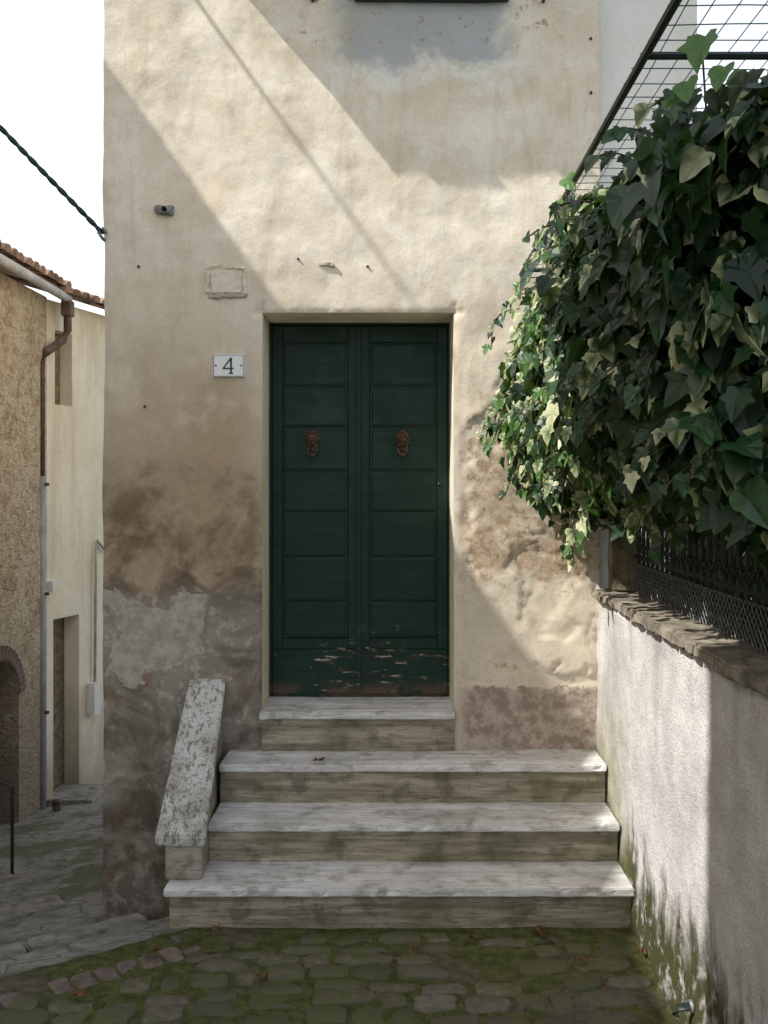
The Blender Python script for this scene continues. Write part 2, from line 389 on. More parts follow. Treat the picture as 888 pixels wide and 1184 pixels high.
# ---------------- HOUSE
house=empty('plaster_house')
XL,XR=-1.725,1.14; ZT=5.72
DX0,DX1,DZ0,DZ1=-.81,.30,.845,3.145
def lines(a,b,marks,step):
    pts=[a]+sorted(m_ for m_ in marks if a<m_<b)+[b]; out=[]
    for p,q in zip(pts,pts[1:]):
        n=max(1,round((q-p)/step)); out+= [p+(q-p)*i/n for i in range(n)]
    return out+[b]
gx=lines(XL,XR,[DX0,DX1],.016); gz=lines(-.9,ZT,[DZ0,DZ1],.016)
def sstep(v,a,b):
    t=max(0,min(1,(v-a)/(b-a))); return t*t*(3-2*t)
def disp(x,z):
    d=.040*fbm(x,0,z,1.1,2)+.012*fbm(x,3,z,4.5,3)
    q=fbm(x+.3*z,11,z,2.3,3); d+=.012*(abs(q)**.6)*(1 if q>0 else -.3)
    rr=sstep(x,.32,.40)*sstep(z+.4*nz(x,2,z,1.5),3.0,2.6)*sstep(z,.96,1.05)
    if rr>0:
        q=fbm(x,5,z,2.8,4); d+=rr*(.009*sstep(q,.02,.035)-.007*sstep(q,-.12,-.135)+.012*fbm(x,8,z,9,4)*(1-sstep(q,.0,.05)*.7))
    if x>DX1 and z<.98+.03*nz(x,0,z,6): d+=.008+.008*fbm(x,8,z,12,2)
    e=1.52+.22*fbm(x,2,z,2.5,4)
    if x<DX0: d+=.010*sstep(z,e+.008,e-.008)
    for ex in (DX0,DX1):
        if DZ0-.05<z<DZ1+.05:
            dd=abs(x-ex); d-=.014*max(0,1-dd/.035)**2*(.5+1.2*abs(nz(ex,0,z,9)))
    if DX0-.05<x<DX1+.05: dd=abs(z-DZ1); d-=.012*max(0,1-dd/.035)**2*(.5+1.2*abs(nz(x,3,z,9)))
    return d
D={}
V=[];F=[]
for z in gz:
    for x in gx:
        d=disp(x,z); D[(x,z)]=d
        V.append((x+(.006*nz(z,3,0,3)+.01*nz(z,1,0,.8) if x==XL else 0),-d,z))
n=len(gx)
for j in range(len(gz)-1):
    for i in range(n-1):
        cx=(gx[i]+gx[i+1])/2; cz=(gz[j]+gz[j+1])/2
        if DX0<cx<DX1 and DZ0<cz<DZ1: continue
        a=j*n+i; F.append([a,a+1,a+n+1,a+n])
mesh_obj('facade',V,F,M_fac,house,True)
M_rev=mat_cream('reveal_plaster',(.76,.685,.52),(.85,.79,.64),(.52,.42,.29))
def reveal(name,fn,nu,nv=12):
    V=[];F=[]
    for i in range(nu+1):
        for j in range(nv+1): V.append(fn(i,j/nv))
    for i in range(nu):
        for j in range(nv):
            a=i*(nv+1)+j; F.append([a,a+1,a+nv+2,a+nv+1])
    return mesh_obj(name,V,F,M_rev,house,True)
RD=.37
def yfr(x,z,t): return -D[(x,z)]*(1-t)+RD*t
zl=[z for z in gz if DZ0<=z<=DZ1]; xl=[x for x in gx if DX0<=x<=DX1]
reveal('jamb_left',lambda i,v:(DX0-.006*v+.008*math.sin(math.pi*v)*nz(0,v*2,zl[i]*3),yfr(DX0,zl[i],v),zl[i]),len(zl)-1)
reveal('jamb_right',lambda i,v:(DX1-.010*v+.008*math.sin(math.pi*v)*nz(5,v*2,zl[i]*3),yfr(DX1,zl[i],v),zl[i]),len(zl)-1)
reveal('lintel_soffit',lambda i,v:(xl[i],yfr(xl[i],DZ1,v),DZ1-.006*v+.008*math.sin(math.pi*v)*nz(xl[i]*4,v,2)),len(xl)-1)
box('side_wall_left',XL,XL+.3,.06,5,-2.4,ZT,M_fac,house)
box('side_wall_right',XR-.3,XR,.06,5,-2.4,ZT,M_fac,house)
box('back_wall',XL+.3,XR-.3,4.7,5,-2.4,ZT,M_fac,house)
box('inner_wall',XL+.3,XR-.3,.50,.6,-2.4,ZT,M_dark,house)
V=[];F=[]
for j,z in enumerate(gz):
    xo=.006*nz(z,3,0,3)+.01*nz(z,1,0,.8)
    V+= [(XL+xo,-D[(XL,z)],z),(XL+.001,.08,z)]
    if j: b_=2*j; F.append([b_-2,b_-1,b_+1,b_])
mesh_obj('left_corner_return',V,F,M_fac,house,True)
OV=.593; ZE=EYE+3.5
def tile_roof(name,a,b,up,length,mat,parent,w=.19,r=.085):
    a=Vector(a); b=Vector(b); up=Vector(up).normalized(); e=(b-a); L=e.length; e.normalize(); nn=e.cross(up).normalized()
    if nn.z<0: nn=-nn
    V=[];F=[]; k=int(L/w); rows=int(length/.33)
    for c in range(k+1):
        o=a+e*(w*c)+e*random.uniform(-.01,.01)
        for rw in range(rows):
            s0=rw*.33+random.uniform(-.02,.02)-(.06 if rw==0 else 0); s1=s0+.40; base=len(V)
            for s,rr,lift in ((s0,r*1.1,.03),(s1,r*.85,.005)):
                for q in range(6):
                    an=math.pi*q/5; V.append(o+up*s+e*math.cos(an)*rr+nn*(math.sin(an)*rr*.8+lift))
            for q in range(5): F.append([base+q,base+q+1,base+q+7,base+q+6])
            F.append([base+q for q in range(6)])
    V2=[a-e*.05-nn*.03,b+e*.05-nn*.03,b+e*.05+up*length-nn*.03,a-e*.05+up*length-nn*.03]
    V2+= [v+nn*.035 for v in V2]; bs=len(V); V+=V2
    for f in ([0,3,2,1],[4,5,6,7],[0,1,5,4],[1,2,6,5],[2,3,7,6],[3,0,4,7]): F.append([bs+i for i in f])
    return mesh_obj(name,V,F,mat,parent)
tile_roof('roof_front',(-1.5,-OV+.02,ZE+.04),(XR,-OV+.02,ZE+.04),(0,1,.33),3.3,M_terra,house)
tile_roof('roof_back',(XR,5.5,ZE+.04),(-1.5,5.5,ZE+.04),(0,-1,.33),3.2,M_terra,house)
for i in range(5): box(f'rafter_{i}',-1.45+i*.62,-1.37+i*.62,-OV+.04,.05,ZE-.07,ZE+.0,M_wood,house)
w0=P(410,3).x; w1=P(588,3).x; wz=P(0,3).z
box('window_sill',w0,w1,-.06,.05,wz,wz+.04,M_winp,house,.006)
box('window_shutter_left',w0+.02,(w0+w1)/2-.004,-.045,.03,wz+.042,ZE-.15,M_winp,house,.006)
box('window_shutter_right',(w0+w1)/2+.004,w1-.02,-.045,.03,wz+.042,ZE-.15,M_winp,house,.006)
def fd(x,z): return -disp(x,z)
for i,x in enumerate((362,628)):
    p=P(x,2); tube(f'shutter_hook_{i}',[p+Vector((0,.02,0)),p+Vector((0,-.05,0)),p+Vector((0,-.05,.05))],.010,M_rust,house,6)
for i,(x,y_) in enumerate(((683,45),(683,108),(160,308),(425,308),(345,300),(168,470))):
    p=P(x,y_); f0=fd(p.x,p.z); tube(f'nail_{i}',[p+Vector((0,.02+f0,0)),p+Vector((0,f0-.010,0))],.008,M_rust,house,6)
pl=empty('stone_plaque'); pl.parent=house
a=P(238,345); b=P(286,304); f0=fd((a.x+b.x)/2,(a.z+b.z)/2)
rough_box('panel',a.x+.03,b.x-.03,f0-.010,.02,a.z+.03,b.z-.05,M_fac,pl,.02,.006,.004,14)
for nm,(x0,x1,z0,z1) in {'rim_top':(a.x,b.x-.01,b.z-.035,b.z-.01),'rim_bottom':(a.x+.01,b.x,a.z,a.z+.025),'rim_left':(a.x,a.x+.022,a.z+.027,b.z-.037),'rim_right':(b.x-.028,b.x-.008,a.z+.027,b.z-.037)}.items():
    rough_box(nm,x0,x1,f0-.014,.02,z0,z1,M_fac if nm!='rim_bottom' else M_plast,pl,.015,.014,.006,16)
br=empty('wall_bracket'); br.parent=house
p=P(190,244); p.y=fd(p.x,p.z)
rough_box('block',p.x-.05,p.x+.05,p.y-.035,p.y+.03,p.z-.025,p.z+.028,M_metal,br,.02,.012,.006,20)
tube('bolt',[p+Vector((.01,-.02,0)),p+Vector((.01,-.055,0))],.014,M_dark,br,8)
p=P(378,306); p.y=fd(p.x,p.z)
rough_box('plaster_lump',p.x-.045,p.x+.04,p.y-.012,p.y+.02,p.z-.010,p.z+.010,M_plast,br,.014,.012,.003,18)
# number plate
a=P(246,436,-.02); b=P(282.5,409.5,-.02)
hn=empty('house_number_plate'); f0=fd((a.x+b.x)/2,(a.z+b.z)/2)-.006
box('plate',a.x,b.x,f0-.012,f0+.012,a.z,b.z,M_cer,hn,.004)
for nm,(x0,x1,z0,z1) in {'edge_t':(a.x+.004,b.x-.004,b.z-.0065,b.z-.004),'edge_b':(a.x+.004,b.x-.004,a.z+.004,a.z+.0065),'edge_l':(a.x+.004,a.x+.0065,a.z+.007,b.z-.007),'edge_r':(b.x-.0065,b.x-.004,a.z+.007,b.z-.007)}.items():
    box(nm,x0,x1,f0-.0135,f0-.008,z0,z1,M_ink,hn)
V=[];F=[]
def stroke(x0,z0,x1,z1,w,dd=0):
    dx,dz=x1-x0,z1-z0; L=math.hypot(dx,dz); nx_,nz_=-dz/L*w/2,dx/L*w/2; b_=len(V)
    cxn,czn=(a.x+b.x)/2,(a.z+b.z)/2
    for yy in (f0-.0118,f0-.0145-dd):
        for (u,v) in ((x0+nx_,z0+nz_),(x0-nx_,z0-nz_),(x1-nx_,z1-nz_),(x1+nx_,z1+nz_)): V.append((cxn+u,yy,czn+v))
    for f in ([0,1,2,3],[7,6,5,4],[0,4,5,1],[1,5,6,2],[2,6,7,3],[3,7,4,0]): F.append([b_+q for q in f])
stroke(-.030,-.016,.014,.044,.008,.0002); stroke(-.033,-.016,.030,-.016,.008,.0004); stroke(.0145,-.042,.0145,.046,.011)
stroke(.001,-.045,.028,-.045,.006,.0006)
mesh_obj('numeral_four',V,F,M_ink,hn)
for x in (a.x+.018,b.x-.018): tube('screw',[(x,f0-.01,(a.z+b.z)/2),(x,f0-.017,(a.z+b.z)/2)],.005,M_rust,hn,8)
# ---------------- DOOR
door=empty('green_double_door')
yd=.36; zb=.862
def PD(px,py): return P(px,py,yd)
x0=DX0-.012; x1=DX1+.002; top=DZ1+.01; mid=(PD(415,0).x)
box('backing',x0,x1,yd+.012,yd+.05,zb-.02,top,M_green,door)
fw=.022
box('frame_left',x0,x0+fw,yd-.014,yd+.011,zb,top,M_green,door,.004)
box('frame_right',x1-fw,x1,yd-.014,yd+.011,zb,top,M_green,door,.004)
box('frame_top',x0+fw+.001,x1-fw-.001,yd-.014,yd+.011,top-.03,top,M_green,door,.004)
for side,(lx,rx) in {'left':(x0+fw+.003,mid-.003),'right':(mid+.003,x1-fw-.003)}.items():
    lf=empty(f'leaf_{side}'); lf.parent=door
    sw=.062
    zt=top-.034; zk=PD(0,750).z
    box('stile_outer',lx,lx+sw,yd-.006,yd+.01,zk,zt,M_green,lf,.003)
    box('stile_inner',rx-sw,rx,yd-.006,yd+.01,zk,zt,M_green,lf,.003)
    box('kick_board',lx,rx,yd-.010,yd+.01,zb+.004,zk-.003,M_green,lf,.004)
    pa,pb=lx+sw+.001,rx-sw-.001
    box('top_rail',pa,pb,yd-.006,yd+.01,PD(0,396).z,zt,M_green,lf,.003)
    zz=[PD(0,v).z for v in (396,447,494,545,592,644,696,738)]
    for i,(t,b_) in enumerate(zip(zz,zz[1:])):
        bm=bmesh.new(); t2=t-.0005; b2=b_+.0005
        pr=[(pa,pb,b2,t2,yd+.001),(pa+.006,pb-.006,b2+.005,t2-.005,yd-.002),(pa+.016,pb-.016,b2+.012,t2-.012,yd-.003),(pa+.021,pb-.021,b2+.016,t2-.016,yd-.007)]
        rings=[[bm.verts.new(c) for c in ((q[0],q[4],q[2]),(q[1],q[4],q[2]),(q[1],q[4],q[3]),(q[0],q[4],q[3]))] for q in pr]
        for r0,r1 in zip(rings,rings[1:]):
            for k in range(4): bm.faces.new([r0[k],r0[(k+1)%4],r1[(k+1)%4],r1[k]])
        bm.faces.new(rings[-1])
        from_bm(f'panel_{i}',bm,M_green,lf)
    box('low_rail',pa,pb,yd-.010,yd+.01,zk,zz[-1]-.002,M_green,lf,.004)
box('meeting_bead',mid-.014,mid+.014,yd-.018,yd-.0065,zb+.01,top-.04,M_green,door,.005)
tube('keyhole',[PD(508,560)+Vector((0,-.005,0)),PD(508,560)+Vector((0,-.018,0))],.013,M_iron,door,10)
def knocker(px):
    k=empty('door_knocker'); c=PD(px,512)+Vector((0,-.014,0))
    bm=bmesh.new()
    def sph(dx,dy,dz,rx,ry,rz,seg=14):
        r=bmesh.ops.create_uvsphere(bm,u_segments=seg,v_segments=10,radius=1)
        for v in r['verts']: v.co=Vector((c.x+dx+v.co.x*rx,c.y+dy+v.co.y*ry,c.z+dz+v.co.z*rz))
    sph(0,.004,.01,.038,.014,.066); sph(0,-.012,.024,.030,.024,.036)
    for an in range(0,360,30): sph(.033*math.cos(math.radians(an)),-.004,.026+.042*math.sin(math.radians(an)),.013,.012,.013,8)
    sph(0,-.036,.016,.010,.012,.014,8); sph(-.013,-.03,.034,.008,.008,.006,8); sph(.013,-.03,.034,.008,.008,.006,8)
    sph(0,-.03,-.006,.017,.010,.009,8)
    from_bm('lion_mask',bm,M_rust,k,True)
    pts=[(c.x+.028*math.sin(t),c.y-.026-.006*math.cos(t),c.z-.042-.036*math.cos(t)*1.0) for t in np.linspace(-2.6,2.6,22)]
    tube('ring',pts,.0075,M_rust,k,8); sph2=pts[11]
    bm=bmesh.new(); r=bmesh.ops.create_uvsphere(bm,u_segments=12,v_segments=8,radius=.014)
    for v in bm.verts: v.co+=Vector(sph2)
    from_bm('striker',bm,M_rust,k,True)
knocker(361.5); knocker(465.5)
# ---------------- STEPS
st=empty('stone_steps'); XS=-1.0; XW=1.12
Z1,Z2,Z3=EYE-1.532,EYE-1.746,EYE-1.949; ZS=.845
def wear(zt):
    def f(v):
        if v.co.z>zt-.006: v.co.z-=.004*math.exp(-((v.co.x+.2)/.5)**2)
        q=fbm(v.co.x,v.co.y,v.co.z,14,3)
        if q>.10 and v.co.z>zt-.02: v.co.y+=min(.012,(q-.10)*.06)
    return f
rough_box('threshold_slab',P(300,0,-.04).x,P(526,0,-.04).x,-.055,.40,ZS-.042,ZS,M_tread,st,.02,.0022,.006,8,wear(ZS))
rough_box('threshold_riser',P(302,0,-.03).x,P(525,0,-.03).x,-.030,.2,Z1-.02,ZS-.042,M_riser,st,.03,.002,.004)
rough_box('tread_top',XS,XW,-.32,.03,Z1-.040,Z1,M_tread,st,.02,.0025,.006,8,wear(Z1))
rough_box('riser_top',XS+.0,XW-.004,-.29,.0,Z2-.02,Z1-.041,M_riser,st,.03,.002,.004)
rough_box('tread_middle',XS,XW,-.64,-.27,Z2-.040,Z2,M_tread,st,.02,.0025,.006,8,wear(Z2))
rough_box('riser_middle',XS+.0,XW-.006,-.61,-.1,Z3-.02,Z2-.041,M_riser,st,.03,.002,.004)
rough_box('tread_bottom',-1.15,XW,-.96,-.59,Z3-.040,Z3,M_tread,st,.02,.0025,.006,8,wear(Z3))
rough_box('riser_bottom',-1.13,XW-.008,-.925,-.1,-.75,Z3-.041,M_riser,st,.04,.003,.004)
rough_box('stair_core',-1.125,-.98,-.60,.02,-.75,Z3-.005,M_plast,st,.05,.003,.004)
pa=empty('stair_parapet')
zb_,zf_=EYE-1.11,EYE-1.725
def slope(y): return zf_+(zb_-zf_)*(y+.88)/.88
def shp(x0,x1,f0,f1,y0,y1,th,base,name,mat,amp):
    bm=bmesh.new(); N=40; rows=[]
    for i in range(N+1):
        y=y0+(y1-y0)*i/N; t=(y+.88)/.88
        xa=x0+(f0-x0)*t; xb=x1+(f1-x1)*t
        zt=slope(y)-(0 if base is None else .052)
        zbm=zt-th if base is None else base
        row=[]
        K=8
        for k in range(K+1): row.append(bm.verts.new((xa+(xb-xa)*k/K,y,zt)))
        for k in range(K+1): row.append(bm.verts.new((xb+(xa-xb)*k/K,y,zbm)))
        rows.append(row)
    for a_,b_ in zip(rows,rows[1:]):
        n_=len(a_)
        for k in range(n_): bm.faces.new([a_[k],a_[(k+1)%n_],b_[(k+1)%n_],b_[k]])
    bm.faces.new(rows[0]); bm.faces.new(rows[-1][::-1])
    bmesh.ops.recalc_face_normals(bm,faces=bm.faces); bm.normal_update()
    ed=[e for e in bm.edges if len(e.link_faces)==2 and e.calc_face_angle()>.8]
    bmesh.ops.bevel(bm,geom=ed,offset=.006,segments=2,affect='EDGES')
    for v in bm.verts:
        c=v.co.copy(); v.co+=Vector((fbm(c.x,c.y,c.z,9),fbm(c.x+9,c.y,c.z,9),fbm(c.x,c.y+5,c.z,9)))*amp
    from_bm(name,bm,mat,pa)
shp(-1.21,-.965,-1.225,-1.02,-.88,.01,.050,None,'coping',M_speck,.009)
shp(-1.165,-.985,-1.18,-1.04,-.855,.0,0,Z3+.001,'body',mat_trav('parapet_body',(.27,.25,.20),(.45,.42,.35),(.15,.13,.10),.5),.006)
# ---------------- GARDEN WALL
gw=empty('garden_wall'); ZW=1.55
bm=bmesh.new(); ny=170; nzz=46; rows=[]
for i in range(ny+1):
    y=.0-(6.5)*i/ny; row=[]
    for k in range(nzz+1):
        z=-.1+(ZW-.05+.1)*k/nzz
        x=1.128-.010*fbm(y,z,0,2.2,4)*2-.012*fbm(y,z,7,14,3)-.035*max(0,(.35-z)/.45)**1.5
        row.append(bm.verts.new((x,y,z)))
    row.append(bm.verts.new((1.38,y,ZW-.05))); row.append(bm.verts.new((1.38,y,-.1)))
    rows.append(row)
for a_,b_ in zip(rows,rows[1:]):
    for k in range(len(a_)-1): bm.faces.new([a_[k],a_[k+1],b_[k+1],b_[k]])
bm.faces.new(rows[-1]); 
from_bm('wall_body',bm,M_gw,gw,True)
y=-.03; i=0
while y>-6.4:
    L=random.uniform(.26,.30)
    rough_box(f'coping_{i}',1.085+random.uniform(-.006,.006),1.42,y-L+.006,y,ZW-.048+random.uniform(-.003,.003),ZW+.004+random.uniform(-.004,.004),M_capm,gw,.03,.009,.010,11); y-=L; i+=1
post=rough_box('stone_post',P(703,0,-.1).x,1.33,-.22,-.10,ZW+.006,ZW+.42,M_wood,None,.04,.005,.006,10)
rl=empty('iron_railing')
V=[];F=[]
y=-.3
while y>-5.5:
    tube_data([(1.30,y,ZW+.0),(1.30,y,2.45)],.010,6,V,F); y-=.095
for z in (ZW+.06,ZW+.20,2.42): tube_data([(1.30,-.22,z),(1.30,-5.5,z)],.013,6,V,F)
mesh_obj('bars',V,F,M_iron,rl)
V=[];F=[]
y=-.3475
while y>-5.4:
    tube_data([(1.285,y+.045*math.sin(t),ZW+.13+.045*math.cos(t)) for t in np.linspace(0,2*math.pi,13)],.006,5,V,F)
    for sg in (1,-1):
        tube_data([(1.285,y+sg*(.020+.018*math.cos(t)*(1-t/9)),ZW+.25+.030*math.sin(t)*(1-t/9)) for t in np.linspace(0,5.5,11)],.005,5,V,F)
    y-=.095
mesh_obj('scrolls',V,F,M_iron,rl,True)
V=[];F=[]
y=-.25
while y>-5.6:
    for sgn in (1,-1):
        a=(1.262+.003*sgn,y,ZW+.015); b=(1.262+.003*sgn,y-sgn*.17,ZW+.17); tube_data([a,b],.0018,4,V,F)
    y-=.045
tube_data([(1.262,-.25,ZW+.17),(1.262,-5.6,ZW+.17)],.003,4,V,F)
mesh_obj('wire_mesh',V,F,M_metal,rl)
# ---------------- CANOPY
cn=empty('wire_canopy'); CZ=EYE+1.2; CX0=.68; CX1=2.5
V=[];F=[]
tube_data([(CX0,-.06,CZ),(CX0,-4.9,CZ)],.013,8,V,F); tube_data([(CX1,-.06,CZ),(CX1,-4.9,CZ)],.013,8,V,F)
for y in (-.1,-1.5,-2.93,-4.4): tube_data([(CX0,y,CZ+.015),(CX1,y,CZ+.015)],.011,6,V,F)
for y in (-.3,-2.9): tube_data([(1.5,y,.0),(1.5,y,CZ)],.02,8,V,F)
mesh_obj('frame',V,F,M_iron,cn)
V=[];F=[]
x=CX0+.05
while x<CX1: 
    tube_data([(x+.01*nz(x,k,0,5),-.06-.54*k,CZ+.026+.012*nz(x,k,0,3)) for k in range(10)],.0018,4,V,F); x+=.065
y=-.1
while y>-4.9:
    tube_data([(CX0+.2*k,y+.012*nz(y,k,0,5),CZ+.028+.010*nz(k,y,4,3)) for k in range(10)],.0018,4,V,F); y-=.10
y=-.06
while y>-1.9:
    tube_data([(CX0,y,CZ),(CX0-.01,y,CZ-.11)],.0018,4,V,F); y-=.04
for k in range(4): tube_data([(CX0-.004,-.06,CZ-.03*k-.015),(CX0-.004,-1.9,CZ-.03*k-.015)],.0018,4,V,F)
mesh_obj('netting',V,F,M_mesh,cn)
# ---------------- IVY
def mat_leaf():
    m=NB('ivy_leaf',.40,.38)
    a=m.nt.nodes.new('ShaderNodeVertexColor'); a.layer_name='col'
    m.col(a.outputs['Color'])
    tr=m.nt.nodes.new('ShaderNodeBsdfTranslucent'); m._in(tr.inputs['Color'],m.mix(.30,a.outputs['Color'],(.26,.42,.03)))
    mx=m.nt.nodes.new('ShaderNodeMixShader'); mx.inputs[0].default_value=.18
    out=[q for q in m.nt.nodes if q.type=='OUTPUT_MATERIAL'][0]
    m.nt.links.new(m.b.outputs[0],mx.inputs[1]); m.nt.links.new(tr.outputs[0],mx.inputs[2]); m.nt.links.new(mx.outputs[0],out.inputs[0])
    return m.m
M_leaf=mat_leaf()
ivy=empty('ivy_plant')
prof=[(1.55,1.98),(1.15,1.96),(.92,2.02),(.74,2.2),(.60,2.52),(.54,2.82),(.60,3.06),(.75,3.24),(1.1,3.30),(1.7,3.30),(2.4,3.2)]
seg=[math.dist(a,b) for a,b in zip(prof,prof[1:])]; cum=np.cumsum([0]+seg)
def profpt(t):
    d=t*cum[-1]; i=min(len(seg)-1,int(np.searchsorted(cum,d,side='right')-1)); f=(d-cum[i])/seg[i]
    a,b=prof[i],prof[i+1]; tx,tz=(b[0]-a[0])/seg[i],(b[1]-a[1])/seg[i]
    return a[0]+(b[0]-a[0])*f,a[1]+(b[1]-a[1])*f,-tz,tx
outl=[(0,.0),(.16,-.09),(.36,-.03),(.45,.14),(.45,.32),(.33,.47),(.26,.68),(.12,.90),(0,1.04),(-.12,.90),(-.26,.68),(-.33,.47),(-.45,.32),(-.45,.14),(-.36,-.03),(-.16,-.09)]
outl2=[(0,-.02),(.16,-.10),(.36,-.02),(.37,.14),(.54,.38),(.30,.46),(.24,.66),(.10,.88),(0,1.04),(-.10,.88),(-.24,.66),(-.30,.46),(-.54,.38),(-.37,.14),(-.36,-.02),(-.16,-.10)]
LV=[];LF=[];LC=[]
def leaf(p,nrm_,size,lit_tone=0):
    ol=outl if random.random()<.4 else outl2
    nrm_=Vector(nrm_).normalized()
    down=Vector((random.gauss(0,.4),random.gauss(0,.4),-1)); tip=(down-nrm_*down.dot(nrm_))
    if tip.length<.1: tip=Vector((1,0,0))
    tip.normalize(); side=nrm_.cross(tip)
    base=len(LV); k=random.random()
    g=random.uniform(.55,1.4)
    cen=(.014*g,.042*g,.014*g)
    far=p.y>-2.1  # sunlit far stretch painted in paler leaf tones, shaded near stretch darker
    vr=.30 if far else .13
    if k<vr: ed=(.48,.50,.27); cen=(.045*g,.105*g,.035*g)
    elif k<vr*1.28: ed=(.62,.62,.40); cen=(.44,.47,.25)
    elif k<.68 and (far or lit_tone): ed=(.075*g,.17*g,.035*g); cen=(.045*g,.11*g,.025*g)
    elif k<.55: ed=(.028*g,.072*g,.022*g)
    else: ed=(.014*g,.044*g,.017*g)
    if lit_tone: cen=(.06,.15,.03); ed=(.09,.20,.04)  # brighter green painted in for top leaves that catch the light
    fold=random.uniform(.05,.40); curl=random.uniform(-.1,.5); asym=random.uniform(.85,1.15)
    LV.append(p+tip*size*.30); LC.append(cen)
    for j,(u,v) in enumerate(ol):
        u*=asym if u>0 else 2-asym
        q=p+side*u*size+tip*v*size+nrm_*size*(fold*abs(u)-curl*v*v*.5+random.uniform(-.035,.035))
        LV.append(q); kk=1 if random.random()<.7 else .2
        LC.append(tuple(cen[i]*(1-kk)+ed[i]*kk for i in range(3)))
    n_=len(ol)
    for j in range(n_): LF.append([base,base+1+j,base+1+(j+1)%n_])
def ring(y): return sstep(-y,2.3,3.3)*.10
def lump(x,y,z): return .30*fbm(x,y,z,1.9,3)
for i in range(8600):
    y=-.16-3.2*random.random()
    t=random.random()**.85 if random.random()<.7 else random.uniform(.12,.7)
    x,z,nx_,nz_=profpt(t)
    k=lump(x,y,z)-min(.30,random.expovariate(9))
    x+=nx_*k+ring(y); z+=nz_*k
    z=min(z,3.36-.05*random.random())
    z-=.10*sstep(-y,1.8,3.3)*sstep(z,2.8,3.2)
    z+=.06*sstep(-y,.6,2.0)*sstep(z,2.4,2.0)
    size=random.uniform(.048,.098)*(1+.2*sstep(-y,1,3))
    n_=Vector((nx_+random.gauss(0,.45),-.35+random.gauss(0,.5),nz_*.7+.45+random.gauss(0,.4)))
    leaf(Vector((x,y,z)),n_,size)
for i in range(1900):
    x=random.uniform(.72,2.0); z=random.uniform(2.06,3.2)
    if x<.82 and z<2.3: continue
    y=-3.34-.32*fbm(x,0,z,2,3)+min(.35,random.expovariate(8))
    y+=max(0,(.95-x))*.6
    leaf(Vector((x,y,z)),(-.3+random.gauss(0,.5),-1+random.gauss(0,.3),.4+random.gauss(0,.45)),random.uniform(.06,.118))
for i in range(2200):
    x=random.uniform(.85,2.3); z=random.uniform(2.1,3.2); y=random.uniform(-3.2,-.2)
    leaf(Vector((x,y,z)),(random.gauss(-.4,.5),random.gauss(-.4,.5),random.gauss(.4,.5)),random.uniform(.08,.12))
for i in range(1800):
    x=1.50+abs(random.gauss(0,.10)); z=random.uniform(1.2,2.15); y=random.uniform(-4.3,-.15)
    leaf(Vector((x,y,z)),(random.gauss(-.8,.4),random.gauss(-.5,.5),random.gauss(.3,.4)),random.uniform(.07,.11))
stems=[]
for i in range(90):
    y=random.uniform(-3.2,-.2); t=random.choice([random.uniform(.15,.35),random.uniform(.3,.7)])
    x,z,nx_,nz_=profpt(t); x+=ring(y); p=Vector((x,y,z)); pts=[p.copy()]
    v=Vector((nx_*.8,random.gauss(-.1,.3),nz_*.5)); L=random.randint(3,5 if y<-1 else 9)
    for s in range(L):
        v+=Vector((random.gauss(0,.15),random.gauss(0,.15),-.22)); v.normalize(); p=p+v*.035; pts.append(p.copy())
        leaf(p+Vector((random.uniform(-.02,.02),random.uniform(-.02,.02),0)),(nx_+random.gauss(0,.5),-.6,.4),random.uniform(.035,.07))
    stems.append(pts)
for (px,py,yy,sz) in ((815,62,-3.1,.115),(838,92,-3.2,.08),(795,108,-3.1,.08),(862,100,-3.2,.09),(775,124,-3.0,.08),(655,215,-1.8,.08),(645,240,-1.7,.07)):
    q=P(px,py,yy); leaf(q+Vector((0,0,sz*.4)),(-.8,-.8,.5),sz,1)
    stems.append([q+Vector((0,.02,0)),q+Vector((.02,.05,-.15))])
for (sx,sy) in ((655,600),(640,560),(620,520)):
    p=P(sx,sy,-.12); pts=[p.copy()]
    for s in range(8):
        p=p+Vector((random.gauss(-.002,.012),0,-.03)); pts.append(p.copy())
        if s%2==0 : leaf(p.copy(),(random.gauss(0,.3),-1,.3),random.uniform(.03,.05))
    stems.append(pts)
me=bpy.data.meshes.new('leaves'); me.from_pydata([tuple(v) for v in LV],[],LF); me.update()
ca=me.color_attributes.new('col','FLOAT_COLOR','POINT')
arr=np.ones((len(LC),4),dtype=np.float32); arr[:,:3]=np.array(LC); ca.data.foreach_set('color',arr.ravel())
me.materials.append(M_leaf); o=bpy.data.objects.new('leaves',me); scn.collection.objects.link(o); o.parent=ivy
V=[];F=[]
for s in stems: tube_data(s,.003,4,V,F)
for i in range(16):
    y=random.uniform(-3.2,-.4); p=Vector((1.5,y,1.2)); pts=[p.copy()]; v=Vector((0,0,1))
    for s in range(14):
        v+=Vector((random.gauss(-.08,.2),random.gauss(0,.25),random.gauss(.1,.1))); v.normalize(); p=p+v*.14; p.z=min(p.z,3.2); p.x=max(p.x,.9)
        if p.z<2.1: p.x=max(p.x,1.45)
        pts.append(p.copy())
    tube_data(pts,[.014*(1-s/18) for s in range(len(pts))],5,V,F)
mesh_obj('stems',V,F,M_stem,ivy,True)
# ---------------- NEIGHBOUR (right of facade)
nb=empty('neighbouring_house')
box('wall',XR+.004,1.72,.05,5,-.5,7.0,M_white,nb)
box('roof_slab',XR+.004,1.8,-.1,5.1,7.003,7.1,M_terra,nb)
